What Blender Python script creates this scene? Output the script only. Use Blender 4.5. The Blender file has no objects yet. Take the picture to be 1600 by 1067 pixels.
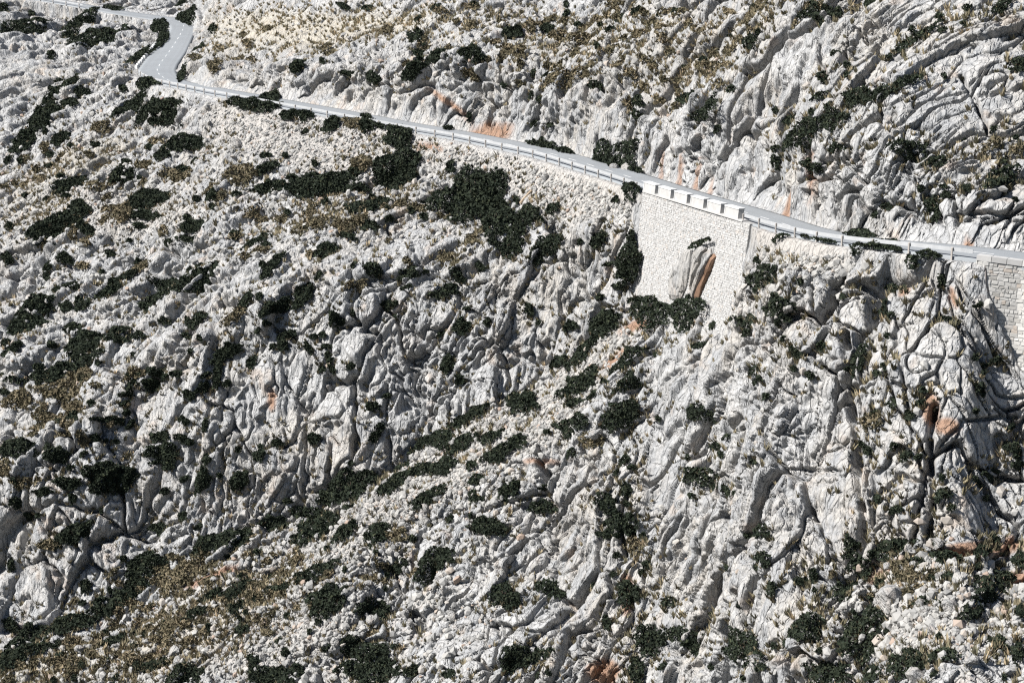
import bpy, math, random
import numpy as np
R = math.radians
# ------------------------------------------------------------------ camera, sky, sun, exposure
F = 3080.0; PITCH = R(15); CZ = 100.0
sc = bpy.context.scene
col = sc.collection
cam_d = bpy.data.cameras.new('camera'); cam = bpy.data.objects.new('camera', cam_d); col.objects.link(cam)
cam.location = (0, 0, CZ); cam.rotation_euler = (R(90) - PITCH, 0, 0)
cam_d.sensor_width = 36; cam_d.lens = 36 * F / 1600; cam_d.clip_start = 1; cam_d.clip_end = 3000
sc.camera = cam
SUN_EL = R(46); SUN_H = (-0.95, -0.31)
world = bpy.data.worlds.new('World'); sc.world = world; world.use_nodes = True
wn = world.node_tree; wn.nodes.clear()
wo = wn.nodes.new('ShaderNodeOutputWorld'); bg = wn.nodes.new('ShaderNodeBackground'); sky = wn.nodes.new('ShaderNodeTexSky')
sky.sky_type = 'NISHITA'; sky.sun_disc = False; sky.sun_elevation = SUN_EL
sky.sun_rotation = math.atan2(SUN_H[0], SUN_H[1])
bg.inputs['Strength'].default_value = 0.05
wn.links.new(sky.outputs[0], bg.inputs[0]); wn.links.new(bg.outputs[0], wo.inputs[0])
sl = bpy.data.lights.new('sun', 'SUN'); sl.energy = 4.6; sl.angle = R(0.53); sl.color = (1.0, 0.975, 0.94)
so = bpy.data.objects.new('sun', sl); col.objects.link(so)
import mathutils
sv = mathutils.Vector((SUN_H[0] * math.cos(SUN_EL), SUN_H[1] * math.cos(SUN_EL), math.sin(SUN_EL))).normalized()
so.rotation_euler = sv.to_track_quat('Z', 'Y').to_euler(); so.location = (-60, 60, 200)
sc.view_settings.view_transform = 'Standard'; sc.view_settings.look = 'None'
sc.view_settings.exposure = 1.1; sc.view_settings.gamma = 1.0; sc.view_settings.use_curve_mapping = False

sc.cycles.use_denoising = False; sc.cycles.diffuse_bounces = 1; sc.cycles.max_bounces = 4; sc.cycles.pixel_filter_type = 'BLACKMAN_HARRIS'; sc.cycles.filter_width = 1.25
rng = np.random.default_rng(7); random.seed(7)
f32 = np.float32
# ------------------------------------------------------------------ helpers
def ray(x, y):
    x = np.asarray(x, float); y = np.asarray(y, float)
    xc = (x - 800) / F; yc = (533.5 - y) / F
    return np.stack([xc + 0 * yc, math.cos(PITCH) + yc * math.sin(PITCH) + 0 * xc, -math.sin(PITCH) + yc * math.cos(PITCH) + 0 * xc], -1)
def proj(P):
    P = np.asarray(P, float); q = P - np.array([0, 0, CZ])
    w = q[..., 1] * math.cos(PITCH) - q[..., 2] * math.sin(PITCH)
    v = q[..., 1] * math.sin(PITCH) + q[..., 2] * math.cos(PITCH)
    return 800 + F * q[..., 0] / w, 533.5 - F * v / w, w
def at_z(x, y, z):                    # point of a sight line at height z above/below the viewpoint
    d = ray(x, y); return d * (np.asarray(z) / d[..., 2])[..., None] + np.array([0, 0, CZ])
def tag(o, label=None, cat=None, group=None, kind=None):
    if label: o['label'] = label
    if cat: o['category'] = cat
    if group: o['group'] = group
    if kind: o['kind'] = kind
    return o
def mesh_np(name, V, Fc, smooth=False):
    V = np.ascontiguousarray(V, f32).reshape(-1, 3); Fc = np.ascontiguousarray(Fc, np.int32); n = Fc.shape[1]
    me = bpy.data.meshes.new(name); me.vertices.add(len(V)); me.vertices.foreach_set('co', V.ravel())
    me.loops.add(Fc.size); me.loops.foreach_set('vertex_index', Fc.ravel())
    me.polygons.add(len(Fc)); me.polygons.foreach_set('loop_start', np.arange(0, Fc.size, n, dtype=np.int32))
    me.polygons.foreach_set('use_smooth', np.full(len(Fc), smooth, dtype=bool))
    me.update(calc_edges=True); return me
def attr(me, name, a, dom='POINT'):
    t = me.attributes.new(name, 'FLOAT', dom); t.data.foreach_set('value', np.ascontiguousarray(a, f32).ravel())
def link(name, me, m=None, parent=None, loc=None):
    o = bpy.data.objects.new(name, me); col.objects.link(o)
    if me is not None and m is not None and not me.materials: me.materials.append(m)
    if parent is not None: o.parent = parent
    if loc is not None: o.location = loc
    return o
def smooth(a, b, x):
    t = np.clip((x - a) / (b - a), 0, 1); return t * t * (3 - 2 * t)
# hashing and noise
def h3(x, y, z, s):
    h = (x.astype(np.uint32) * np.uint32(374761393)) ^ (y.astype(np.uint32) * np.uint32(668265263)) ^ (z.astype(np.uint32) * np.uint32(2147483647 - 1274126177)) ^ np.uint32(s * 2654435761 % 4294967296)
    h = (h ^ (h >> np.uint32(13))) * np.uint32(1274126177)
    h = (h ^ (h >> np.uint32(15))) * np.uint32(2246822519)
    return h ^ (h >> np.uint32(16))
def u01(h): return (h & np.uint32(0xFFFFFF)).astype(f32) * f32(1 / 16777216.0)
def perlin(p, s=0):
    p = p.astype(f32); i = np.floor(p).astype(np.int32); f = p - i; u = f * f * f * (f * (f * 6 - 15) + 10)
    out = 0
    for dx in (0, 1):
        wx = u[:, 0] if dx else 1 - u[:, 0]
        for dy in (0, 1):
            wy = u[:, 1] if dy else 1 - u[:, 1]
            for dz in (0, 1):
                wz = u[:, 2] if dz else 1 - u[:, 2]
                h = h3(i[:, 0] + dx, i[:, 1] + dy, i[:, 2] + dz, s)
                gx = (h & np.uint32(1023)).astype(f32) / 511.5 - 1; gy = ((h >> np.uint32(10)) & np.uint32(1023)).astype(f32) / 511.5 - 1; gz = ((h >> np.uint32(20)) & np.uint32(1023)).astype(f32) / 511.5 - 1
                out = out + wx * wy * wz * (gx * (f[:, 0] - dx) + gy * (f[:, 1] - dy) + gz * (f[:, 2] - dz))
    return out * 1.3
def fbm(p, o=4, s=0, g=0.5):
    a = 1.0; r = 0
    for k in range(o): r = r + a * perlin(p * (2.03 ** k) + 17.3 * k, s + k); a *= g
    return r
def voronoi(p, s=0):
    p = p.astype(f32); i = np.floor(p).astype(np.int32); f = p - i
    n = len(p); F1 = np.full(n, 9, f32); F2 = np.full(n, 9, f32); cid = np.zeros(n, np.uint32); off = np.zeros((n, 3), f32)
    for dx in (-1, 0, 1):
        for dy in (-1, 0, 1):
            for dz in (-1, 0, 1):
                h = h3(i[:, 0] + dx, i[:, 1] + dy, i[:, 2] + dz, s)
                ox = dx + (h & np.uint32(1023)).astype(f32) / 1023 - f[:, 0]; oy = dy + ((h >> np.uint32(10)) & np.uint32(1023)).astype(f32) / 1023 - f[:, 1]; oz = dz + ((h >> np.uint32(20)) & np.uint32(1023)).astype(f32) / 1023 - f[:, 2]
                d = ox * ox + oy * oy + oz * oz
                m = d < F1
                F2 = np.where(m, F1, np.minimum(F2, d)); F1 = np.where(m, d, F1); cid = np.where(m, h, cid)
                off[m, 0] = ox[m]; off[m, 1] = oy[m]; off[m, 2] = oz[m]
    return np.sqrt(F1), np.sqrt(F2), cid, off
def cellrand(cid, k): return u01(h3(cid.astype(np.int64) & 0xFFFFF, (cid >> np.uint32(12)).astype(np.int64), np.full(len(cid), k), 91 + k))

# ------------------------------------------------------------------ materials
def material(name, rough=0.9, spec=0.2):
    m = bpy.data.materials.new(name); m.use_nodes = True
    b = m.node_tree.nodes['Principled BSDF']; b.inputs['Roughness'].default_value = rough; b.inputs['Specular IOR Level'].default_value = spec
    return m, m.node_tree, b
def nd(t, typ, **kw):
    n = t.nodes.new(typ)
    for k, v in kw.items(): setattr(n, k, v)
    return n
def tex(t, scale, detail=4, rough=0.55, vec=None, typ='ShaderNodeTexNoise'):
    n = nd(t, typ); n.inputs['Scale'].default_value = scale
    if 'Detail' in n.inputs: n.inputs['Detail'].default_value = detail
    if 'Roughness' in n.inputs: n.inputs['Roughness'].default_value = rough
    if vec is not None: t.links.new(vec, n.inputs['Vector'])
    return n
def ramp(t, src, stops):
    r = nd(t, 'ShaderNodeValToRGB'); e = r.color_ramp.elements
    while len(e) < len(stops): e.new(0.5)
    for k, (p, c) in enumerate(stops): e[k].position = p; e[k].color = (c, c, c, 1) if isinstance(c, (int, float)) else (*c, 1)
    t.links.new(src, r.inputs[0]); return r.outputs[0]
def mix(t, fac, a, b, mode='MIX'):
    m = nd(t, 'ShaderNodeMix', data_type='RGBA', blend_type=mode)
    for s, v in ((m.inputs[0], fac), (m.inputs[6], a), (m.inputs[7], b)):
        if isinstance(v, (int, float)): s.default_value = v
        elif isinstance(v, tuple): s.default_value = (*v, 1)
        else: t.links.new(v, s)
    return m.outputs[2]
def math_(t, op, a, b=None):
    m = nd(t, 'ShaderNodeMath', operation=op)
    for k, v in enumerate((a, b)):
        if v is None: continue
        if isinstance(v, (int, float)): m.inputs[k].default_value = v
        else: t.links.new(v, m.inputs[k])
    return m.outputs[0]
def rock_material(name, attrs=True, pale=(.44, .435, .425), grey=(.315, .318, .32), warm=(.41, .385, .35), bump=1.0):
    m, t, b = material(name, 0.92, 0.12)
    co = nd(t, 'ShaderNodeTexCoord').outputs['Object']
    mp = nd(t, 'ShaderNodeMapping'); mp.inputs['Scale'].default_value = (1, 1, .28); t.links.new(co, mp.inputs[0])
    n1 = tex(t, .075, 2, .6, co); n2 = tex(t, .55, 4, .62, mp.outputs[0]); n3 = tex(t, 2.4, 4, .65, co)
    c = mix(t, ramp(t, n1.outputs[0], [(.40, 0), (.60, 1)]), pale, warm)
    c = mix(t, ramp(t, n2.outputs[0], [(.42, 0), (.60, 1)]), c, grey)
    c = mix(t, ramp(t, n3.outputs[0], [(.35, .55), (.66, 0)]), c, tuple(.62 * k for k in grey))
    # lichen and water streaks on the stone
    mp2 = nd(t, 'ShaderNodeMapping'); mp2.inputs['Scale'].default_value = (1.1, 1.1, .12); t.links.new(co, mp2.inputs[0])
    n4 = tex(t, 1.3, 3, .6, mp2.outputs[0])
    c = mix(t, ramp(t, n4.outputs[0], [(.58, 0), (.74, .55)]), c, (.19, .187, .18))
    n6 = tex(t, .33, 2, .6, co)
    c = mix(t, ramp(t, n6.outputs[0], [(.60, 0), (.72, .45)]), c, (.38, .30, .235))
    if attrs:
        for nm, cc, lo, hi in (('grass', (.37, .335, .27), .45, 1.3), ('pink', (.36, .34, .315), .2, .8), ('soil', (.26, .155, .10), .26, .80)):
            a = nd(t, 'ShaderNodeAttribute', attribute_name=nm).outputs['Fac']
            fac = math_(t, 'MULTIPLY', a, math_(t, 'ADD', math_(t, 'MULTIPLY', n3.outputs[0], .9), .45))
            c = mix(t, ramp(t, fac, [(lo, 0), (hi, .9)]), c, cc)
    t.links.new(c, b.inputs['Base Color'])
    nb = tex(t, 1.7, 5, .66, mp.outputs[0])
    vb = tex(t, 1.25, 0, .5, None, 'ShaderNodeTexVoronoi'); vb.feature = 'DISTANCE_TO_EDGE'
    ad = nd(t, 'ShaderNodeVectorMath', operation='MULTIPLY_ADD'); ad.inputs[1].default_value = (1.3, 1.3, 1.3); t.links.new(n2.outputs['Color'], ad.inputs[0]); t.links.new(mp.outputs[0], ad.inputs[2]); t.links.new(ad.outputs[0], vb.inputs['Vector'])
    hgt = math_(t, 'ADD', nb.outputs[0], math_(t, 'MULTIPLY', ramp(t, vb.outputs['Distance'], [(0, 0), (.10, 1)]), .36))
    bp = nd(t, 'ShaderNodeBump'); bp.inputs['Strength'].default_value = .85 * bump; bp.inputs['Distance'].default_value = .6
    t.links.new(hgt, bp.inputs['Height']); t.links.new(bp.outputs[0], b.inputs['Normal'])
    return m
M_rock = rock_material('limestone')
M_boulder = rock_material('boulder_limestone', False, (.38, .372, .355), (.31, .307, .30), (.37, .34, .305), .9)
def attr_material(name, stops, an='v', rough=.9, spec=.1, trans=0):
    m, t, b = material(name, rough, spec)
    a = nd(t, 'ShaderNodeAttribute', attribute_name=an).outputs['Fac']
    t.links.new(ramp(t, a, stops), b.inputs['Base Color']); return m
M_stone = attr_material('scree_stone', [(0, (.18, .178, .172)), (.35, (.26, .255, .243)), (.75, (.33, .32, .30)), (.9, (.30, .265, .23)), (1, (.27, .21, .17))])
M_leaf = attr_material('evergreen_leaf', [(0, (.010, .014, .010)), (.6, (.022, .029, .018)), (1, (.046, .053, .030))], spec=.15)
M_olive = attr_material('olive_leaf', [(0, (.04, .040, .025)), (.5, (.115, .098, .062)), (1, (.23, .185, .12))])
M_grass = attr_material('dry_grass', [(0, (.09, .085, .055)), (.4, (.19, .165, .105)), (.75, (.34, .285, .19)), (1, (.40, .31, .20))])
def plain(name, c, rough=.8, spec=.2, metal=0, var=.25, sc_=3.0, bump=0):
    m, t, b = material(name, rough, spec); b.inputs['Metallic'].default_value = metal
    co = nd(t, 'ShaderNodeTexCoord').outputs['Object']
    n = tex(t, sc_, 6, .6, co)
    t.links.new(mix(t, ramp(t, n.outputs[0], [(.32, 1), (.68, 0)]), c, tuple(k * (1 - var) for k in c)), b.inputs['Base Color'])
    if bump:
        bp = nd(t, 'ShaderNodeBump'); bp.inputs['Strength'].default_value = bump; bp.inputs['Distance'].default_value = .05
        t.links.new(n.outputs[0], bp.inputs['Height']); t.links.new(bp.outputs[0], b.inputs['Normal'])
    return m
M_stem = plain('bark', (.10, .075, .055))
M_metal = plain('galvanised_steel', (.50, .51, .52), .45, .5, .25, .15, 1.5)
M_post = plain('steel_post', (.40, .37, .34), .6, .4, .1, .25, 2)
M_plaster = plain('limewashed_plaster', (.40, .393, .38), .9, .1, 0, .16, 1.2, .3)
M_paint = plain('road_paint', (.56, .56, .55), .7, .3, 0, .2, 2)
M_wood = plain('weathered_wood', (.42, .33, .24), .9, .1, 0, .4, 4)
M_rust = plain('rust_stained_limestone', (.23, .145, .10), .95, .05, 0, .45, 1.6, .8)
M_wallback = plain('wall_mortar', (.33, .325, .315), .95, .05, 0, .2, 2)
M_wallstone = attr_material('wall_stone', [(0, (.26, .255, .245)), (.3, (.33, .325, .315)), (.8, (.385, .38, .37)), (1, (.355, .33, .305))])
M_wallstone2 = attr_material('grey_wall_stone', [(0, (.27, .26, .24)), (.4, (.36, .35, .33)), (.8, (.42, .41, .39)), (1, (.35, .31, .27))])
def asphalt():
    m, t, b = material('worn_asphalt', .85, .2)
    co = nd(t, 'ShaderNodeTexCoord').outputs['Object']
    n = tex(t, .25, 5, .6, co); n2 = tex(t, 3, 4, .6, co)
    c = mix(t, ramp(t, n.outputs[0], [(.3, 0), (.7, 1)]), (.23, .245, .255), (.198, .21, .218))
    c = mix(t, ramp(t, n2.outputs[0], [(.35, .3), (.6, 0)]), c, (.185, .192, .20))
    a = nd(t, 'ShaderNodeAttribute', attribute_name='lane').outputs['Fac']      # tyre-polished strips
    c = mix(t, ramp(t, a, [(0, 0), (1, .5)]), c, (.185, .19, .196))
    t.links.new(c, b.inputs['Base Color']); return m
M_road = asphalt()

# ------------------------------------------------------------------ road line (edges surveyed from the photograph; heights relative to the viewpoint)
NEAR = [(230,126),(260,133.5),(301,142),(324,147),(348,151),(373,155.5),(398,160.5),(423,165),(447,169.5),(473,174),(498.5,179),(525,184),(551,188.5),(578,194),(606,199.5),(634,204),(662,209),(690,213.5),(717,218.5),(744,224.5),(771,230.5),(798,236),(822,241),(844.5,247.5),(865.5,253.5),(885.5,260),(905,266),(925,272),(945.5,278.5),(965,285),(984.5,291.5),(1005,298.5),(1035,308.5),(1080,322),(1131,337),(1166,347),(1195.5,356.5),(1227,365),(1265,373.5),(1309.5,381),(1362,387),(1421.5,393),(1481.5,400),(1540,407),(1600,415),(1680,427),(1780,444),(1880,462)]
cz = [-40.48973, 3.58472, 6.29282, .446386, -4.677576, 1.083245]
def zroad(x):
    t = (np.clip(x, 230, 1600) - 800) / 600.0
    return sum(c * t ** k for k, c in enumerate(cz))
near = np.array(NEAR, float)[2:]
Pn = at_z(near[:, 0], near[:, 1], zroad(near[:, 0]))
tg = np.gradient(Pn[:, :2], axis=0); tg /= np.linalg.norm(tg, axis=1)[:, None]
for _ in range(4): tg[1:-1] = (tg[:-2] + 2 * tg[1:-1] + tg[2:]) / 4
tg /= np.linalg.norm(tg, axis=1)[:, None]
up2 = np.stack([-tg[:, 1], tg[:, 0]], 1)             # towards the hill
W = np.interp(near[:, 0], [300, 1120, 1220, 1900], [5.4, 5.3, 4.6, 4.6])
Pf = Pn.copy(); Pf[:, :2] += up2 * W[:, None]
HP = [((260,133.5),(297,129),-42.7),((240,129),(284,123.5),-43),((222,121),(276,115),-43.3),((214,112),(275,109),-43.3),((226,95),(278,101),-43),((240,78),(291,82.5),-42.6),((252,65),(298,67),-42.2),((261,55),(304,52),-41.8),((266,46),(308,41),-41.4),((265,40),(308,34),-41.2),((255,34.5),(298,31),-41),((235,30.5),(262,26.5),-40.8),((180,22),(200,18.5),-40),((121,11),(140,8),-39.2),((58,0),(80,-3),-38.4),((-60,-19),(-40,-22),-37),((-250,-50),(-230,-53),-35)]
Ho = np.array([at_z(a[0], a[1], z) for a, b_, z in HP]); Hi = np.array([at_z(b_[0], b_[1], z) for a, b_, z in HP])
EO = np.concatenate([Ho[::-1], Pn]); EI = np.concatenate([Hi[::-1], Pf])
def resample(A, B, n):
    m = (A + B) / 2; s = np.concatenate([[0], np.cumsum(np.linalg.norm(np.diff(m, axis=0), axis=1))])
    q = np.linspace(0, s[-1], n)
    return np.stack([np.interp(q, s, A[:, k]) for k in range(3)], 1), np.stack([np.interp(q, s, B[:, k]) for k in range(3)], 1), q
EO2, EI2, SQ = resample(EO, EI, 420)
for _ in range(6):
    for A in (EO2, EI2): A[1:-1] = (A[:-2] + 2 * A[1:-1] + A[2:]) / 4
RC = (EO2 + EI2) / 2; RHW = np.linalg.norm(EO2 - EI2, axis=1) / 2
# road sheet with a skirt
NL = 13
rows = []
for k in range(NL):
    u = k / (NL - 1); p = EO2 * (1 - u) + EI2 * u; p = p.copy(); p[:, 2] += .06 * (1 - (2 * u - 1) ** 2); rows.append(p)
lo_ = EO2.copy(); lo_[:, 2] -= .5; li_ = EI2.copy(); li_[:, 2] -= .5
G = np.stack([lo_] + rows + [li_], 1); n_, w_ = G.shape[:2]
idx = np.arange(n_ * w_).reshape(n_, w_)
Fc = np.stack([idx[:-1, :-1], idx[1:, :-1], idx[1:, 1:], idx[:-1, 1:]], -1).reshape(-1, 4)
me = mesh_np('road', G, Fc[:, ::-1], True)
uu = np.concatenate([[0], np.linspace(0, 1, NL), [1]])
lane = np.exp(-((uu - .18) / .06) ** 2) + np.exp(-((uu - .38) / .06) ** 2) + np.exp(-((uu - .63) / .06) ** 2) + np.exp(-((uu - .83) / .06) ** 2)
attr(me, 'lane', np.tile(lane, n_))
road = tag(link('road', me, M_road), kind='structure', label='pale worn asphalt mountain road with a dashed centre line')
# centre dashes
s = 2.0
while s < SQ[-1] - 3:
    q = np.linspace(s, s + 2.2, 5)
    c = np.stack([np.interp(q, SQ, RC[:, k]) for k in range(3)], 1); e = np.stack([np.interp(q, SQ, (EI2 - EO2)[:, k]) for k in range(3)], 1)
    e /= np.linalg.norm(e, axis=1)[:, None]
    V = np.concatenate([c - e * .07, c + e * .07]); V[:, 2] += .068
    i = np.arange(4); link('centre_line_dash', mesh_np('centre_line_dash', V, np.stack([i, i + 1, i + 6, i + 5], 1)), M_paint, road)
    s += 5.5

# ------------------------------------------------------------------ hillside
SX, SY = -.82, -.57; SN = math.hypot(SX, SY); SX /= SN; SY /= SN
def march(P0, x, y, t):
    d = ray(x, y); k = (P0[2] - CZ + t * (P0[0] * SX + P0[1] * SY)) / (d[2] + t * (d[0] * SX + d[1] * SY))
    return d * k + np.array([0, 0, CZ])
nx_, ny_, nd_ = proj(Pn); fx_, fy_, fd_ = proj(Pf)
lowx, lowy, lowd = proj(Ho[::-1]); hix, hiy, hid = proj(Hi[::-1])
COLS = [  # x, cut-top y, cut slope, upper slope, cliff-top y, slope, cliff-foot y, slope, gully y, slope, lowest slope
 (-250,-95,1.2,.5, 800,.80,1010,3.0,1200,.38,.4), (-100,-80,1.5,.5, 780,.76,1000,3.0,1180,.38,.42), (0,-40,1.5,.5, 755,.70,975,3.2,1150,.38,.42),
 (100,-25,1.5,.5, 700,.64,945,3.0,1095,.38,.42), (205,0,2.5,.5, 588,.58,911,2.8,1054,.38,.45), (216,2,2.5,.5, 580,.58,908,2.8,1050,.38,.45),
 (260,8,2.5,.45, 555,.58,882,3.0,1030,.38,.45), (303,12,2.0,.40, 535,.58,865,3.2,1010,.38,.5), (312,108,1.4,.34, 530,.58,862,3.2,1000,.38,.5),
 (350,104,1.6,.34, 510,.58,845,3.4,985,.40,.55), (450,98,2.2,.36, 455,.58,800,3.2,940,.42,.65), (550,104,2.6,.38, 450,.58,735,3.4,860,.42,.8),
 (650,96,2.8,.42, 432,.58,690,3.4,800,.44,.9), (750,92,3.2,.48, 440,.60,640,3.2,725,.45,1.0), (850,140,3.0,.50, 385,.62,595,3.2,690,.45,1.1),
 (950,172,3.0,.56, 335,.66,520,3.0,640,.50,1.25), (996,180,3.0,.6, 312,.9,482,5.0,605,.55,1.35), (1008,180,3.0,.6, 306,8.,470,9.0,590,.55,1.4), (1050,176,2.8,.6, 318,8.,468,9.0,565,.6,1.45),
 (1100,172,2.6,.62, 334,8.,458,9.0,545,.6,1.5), (1140,185,2.6,.64, 352,3.,440,6.0,560,.8,1.5), (1200,205,2.6,.66, 425,.75,480,1.4,700,1.5,1.35), (1300,225,2.6,.68, 430,.8,560,1.9,885,2.1,.55),
 (1400,250,2.8,.7, 440,.85,600,1.9,862,2.2,.45), (1500,285,2.8,.72, 425,1.1,640,1.9,842,2.2,.45), (1540,300,2.8,.74, 412,5.,552,7.0,835,2.0,.48), (1600,312,2.8,.74, 421,7.,565,8.0,812,1.9,.5),
 (1700,335,2.6,.74, 436,6.,590,7.0,800,1.8,.5), (1850,360,2.4,.74, 460,3.,640,3.0,820,1.4,.6)]
YB, DB, XB = [], [], []
for (x, y2, tc, tu, y5, t5, y6, t6, y7, t7, t8) in COLS:
    if x <= 210:
        y4 = np.interp(x, lowx[:5], lowy[:5]); d4 = np.interp(x, lowx[:5], lowd[:5]); y3 = np.interp(x, hix[:6], hiy[:6]); d3 = np.interp(x, hix[:6], hid[:6])
    elif x < 308:
        y4 = np.interp(x, [214, 230, 260, 301], [114, 126, 133.5, 142]); z4 = np.interp(x, [214, 260, 301], [-43.3, -42.7, -42]); d4 = proj(at_z(x, y4, z4))[2]
        y3 = np.interp(x, hix[:7], hiy[:7]); d3 = np.interp(x, hix[:7], hid[:7])
    else:
        y4 = np.interp(x, nx_, ny_); d4 = np.interp(x, nx_, nd_); y3 = np.interp(x, fx_, fy_); d3 = np.interp(x, fx_, fd_)
    P4 = ray(x, y4) * d4 + np.array([0, 0, CZ]); P3 = ray(x, y3) * d3 + np.array([0, 0, CZ])
    y5 = max(y5, y4 + 2)
    P2 = march(P3, x, y2, tc)
    if 308 < x <= 560:
        y1 = 33; P1 = ray(x, y1) * np.interp(x, [312, 350, 450, 550], [394, 374, 336, 311]) + np.array([0, 0, CZ]); P0 = march(P1, x, -300, .42)
    else:
        y1 = 33 if 560 < x < 1000 else (y2 - 300) / 2; P0 = march(P2, x, -300, tu); P1 = march(P2, x, y1, tu)
    if x <= 210:
        y45 = 118; P45 = ray(x, y45) * np.interp(x, [-250, -100, 0, 100, 205], [392, 372, 360, 350, 337]) + np.array([0, 0, CZ])
    else: y45 = y4 + .12 * (y5 - y4); P45 = march(P4, x, y45, t5)
    P5 = march(P45, x, y5, t5); P6 = march(P5, x, y6, t6); P7 = march(P6, x, y7, t7); P8 = march(P7, x, 1320, t8); P78 = march(P7, x, (y7 + 1320) / 2, t8)
    XB.append(x); YB.append([-300, y1, y2, y3, y4, y45, y5, y6, y7, (y7 + 1320) / 2, 1320]); DB.append([proj(q)[2] for q in (P0, P1, P2, P3, P4, P45, P5, P6, P7, P78, P8)])
XB, YB, DB = map(np.array, (XB, YB, DB))
STEP = 1.6
gx = np.arange(-140, 1740, STEP); gy = np.linspace(-110, 1180, 900); NX, NY = len(gx), len(gy)
cx = np.arange(-200, 1802, 4.0); cy = np.arange(-160, 1220, 4.0)
def sm_cols(A):
    return np.stack([np.interp(cx, XB, A[:, k]) for k in range(A.shape[1])], 1)
YC, DC = sm_cols(YB), sm_cols(1 / DB)
D0 = np.stack([np.interp(cy, YC[i], DC[i]) for i in range(len(cx))], 1)       # (ny, nx)
def blur(A, sx, sy):
    for ax, s_ in ((0, sy), (1, sx)):
        if s_ <= 0: continue
        r = int(3 * s_) + 1; k = np.exp(-.5 * (np.arange(-r, r + 1) / s_) ** 2); k /= k.sum()
        B = np.pad(A, [(r, r) if a == ax else (0, 0) for a in (0, 1)], 'edge')
        A = sum(k[j] * np.take(B, np.arange(j, j + A.shape[ax]), ax) for j in range(2 * r + 1))
    return A
Ds = 1 / blur(D0, 3.2, .9)
DEEPWALL = 2.6
def bil(A, x, y, x0, y0, st):
    u = np.clip((x - x0) / st, 0, A.shape[1] - 1.001); v = np.clip((y - y0) / st, 0, A.shape[0] - 1.001)
    i = u.astype(int); j = v.astype(int); a = u - i; b_ = v - j
    if A.ndim == 3: a = a[..., None]; b_ = b_[..., None]
    return (A[j, i] * (1 - a) + A[j, i + 1] * a) * (1 - b_) + (A[j + 1, i] * (1 - a) + A[j + 1, i + 1] * a) * b_
def cmask(): return np.zeros((len(cy), len(cx)))
CXX, CYY = np.meshgrid(cx, cy)
def m_ell(m, x, y, rx, ry, ang=0, v=1.0):
    a = R(ang); dx = CXX - x; dy = CYY - y; p = dx * math.cos(a) - dy * math.sin(a); q = dx * math.sin(a) + dy * math.cos(a)
    np.maximum(m, v * smooth(1.25, .6, np.hypot(p / rx, q / ry)), out=m)
def m_poly(m, pts, v=1.0):
    ins = np.zeros(m.shape, bool); n = len(pts)
    for k in range(n):
        (x1, y1), (x2, y2) = pts[k], pts[(k + 1) % n]
        if y1 == y2: continue
        c = ((y1 > CYY) != (y2 > CYY)) & (CXX < (x2 - x1) * (CYY - y1) / (y2 - y1) + x1); ins ^= c
    m[ins] = np.maximum(m[ins], v)
# masks
SCREE = [[(330,160),(470,182),(600,206),(800,244),(1004,304),(985,330),(930,345),(880,350),(820,330),(770,262),(700,262),(650,238),(600,262),(540,262),(480,268),(420,250),(360,225),(325,190)],
         [(1005,492),(985,560),(900,660),(800,722),(690,780),(590,830),(520,880),(470,900),(520,820),(600,750),(720,660),(850,600),(930,535)],
         [(1160,362),(1240,378),(1330,398),(1330,425),(1240,420),(1190,400)]]
m_scree = cmask()
for p in SCREE: m_poly(m_scree, p)
for e in ((1465,985,95,48,0),(1450,905,80,28,10),(180,330,150,30,0),(450,1000,120,50,25)): m_ell(m_scree, *e, v=.8)
m_scree = blur(m_scree, 2, 2)
m_soil = cmask()
for e in ((955,568,46,11,38),(1262,275,9,42,4),(700,160,55,6,-35),(765,195,38,10,0),(1530,862,75,16,12),(1375,890,34,14,25),(425,625,9,22,0),(1225,318,8,30,-10),(940,1048,30,22,20),(1546,440,7,26,10),(1490,462,7,24,20),(1000,505,42,10,30),(1060,262,5,36,0),(1085,268,5,34,0),(1105,285,4,26,0),(1030,250,4,24,0),(1590,905,30,14,0),(1570,850,45,14,10),(1290,120,10,12,0),(975,925,14,40,0),(1262,245,14,14,0),(670,228,30,6,-12),(1410,450,16,8,30),(1515,368,10,20,20),(1455,640,16,30,0),(1480,668,22,16,0),(840,720,30,6,10),(330,900,60,8,20)): m_ell(m_soil, *e)
m_soil = blur(m_soil, .8, .8)
m_grass = cmask()
for x, y, rx, ry, a, v in ((520,42,210,32,4,1),(380,30,90,30,5,.9),(350,75,70,16,15,.8),(720,30,160,30,5,.55),(300,235,80,18,20,.6),(110,250,130,34,20,.8),(50,320,70,45,15,.7),(1060,80,150,60,12,.6),(900,70,130,50,5,.6),(520,320,160,45,10,.55),(300,320,140,40,10,.45),(300,980,220,70,25,.75),(80,1040,140,40,20,.8),(430,920,90,60,30,.55),(1200,30,160,35,25,.5),(1400,910,60,40,10,.4)): m_ell(m_grass, x, y, rx, ry, a, v)
m_grass = blur(m_grass, 3, 3)
m_wall = cmask(); m_poly(m_wall, [(1016,296),(1170,345),(1180,380),(1150,440),(1120,472),(1004,472),(1008,430)]); m_poly(m_wall, [(1532,404),(1800,440),(1800,600),(1600,585),(1560,500)]); m_wall = blur(m_wall, 1.1, 1.1)
Ds = Ds + DEEPWALL * smooth(.35, .95, blur(m_wall, 2.2, 1.2))
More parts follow.
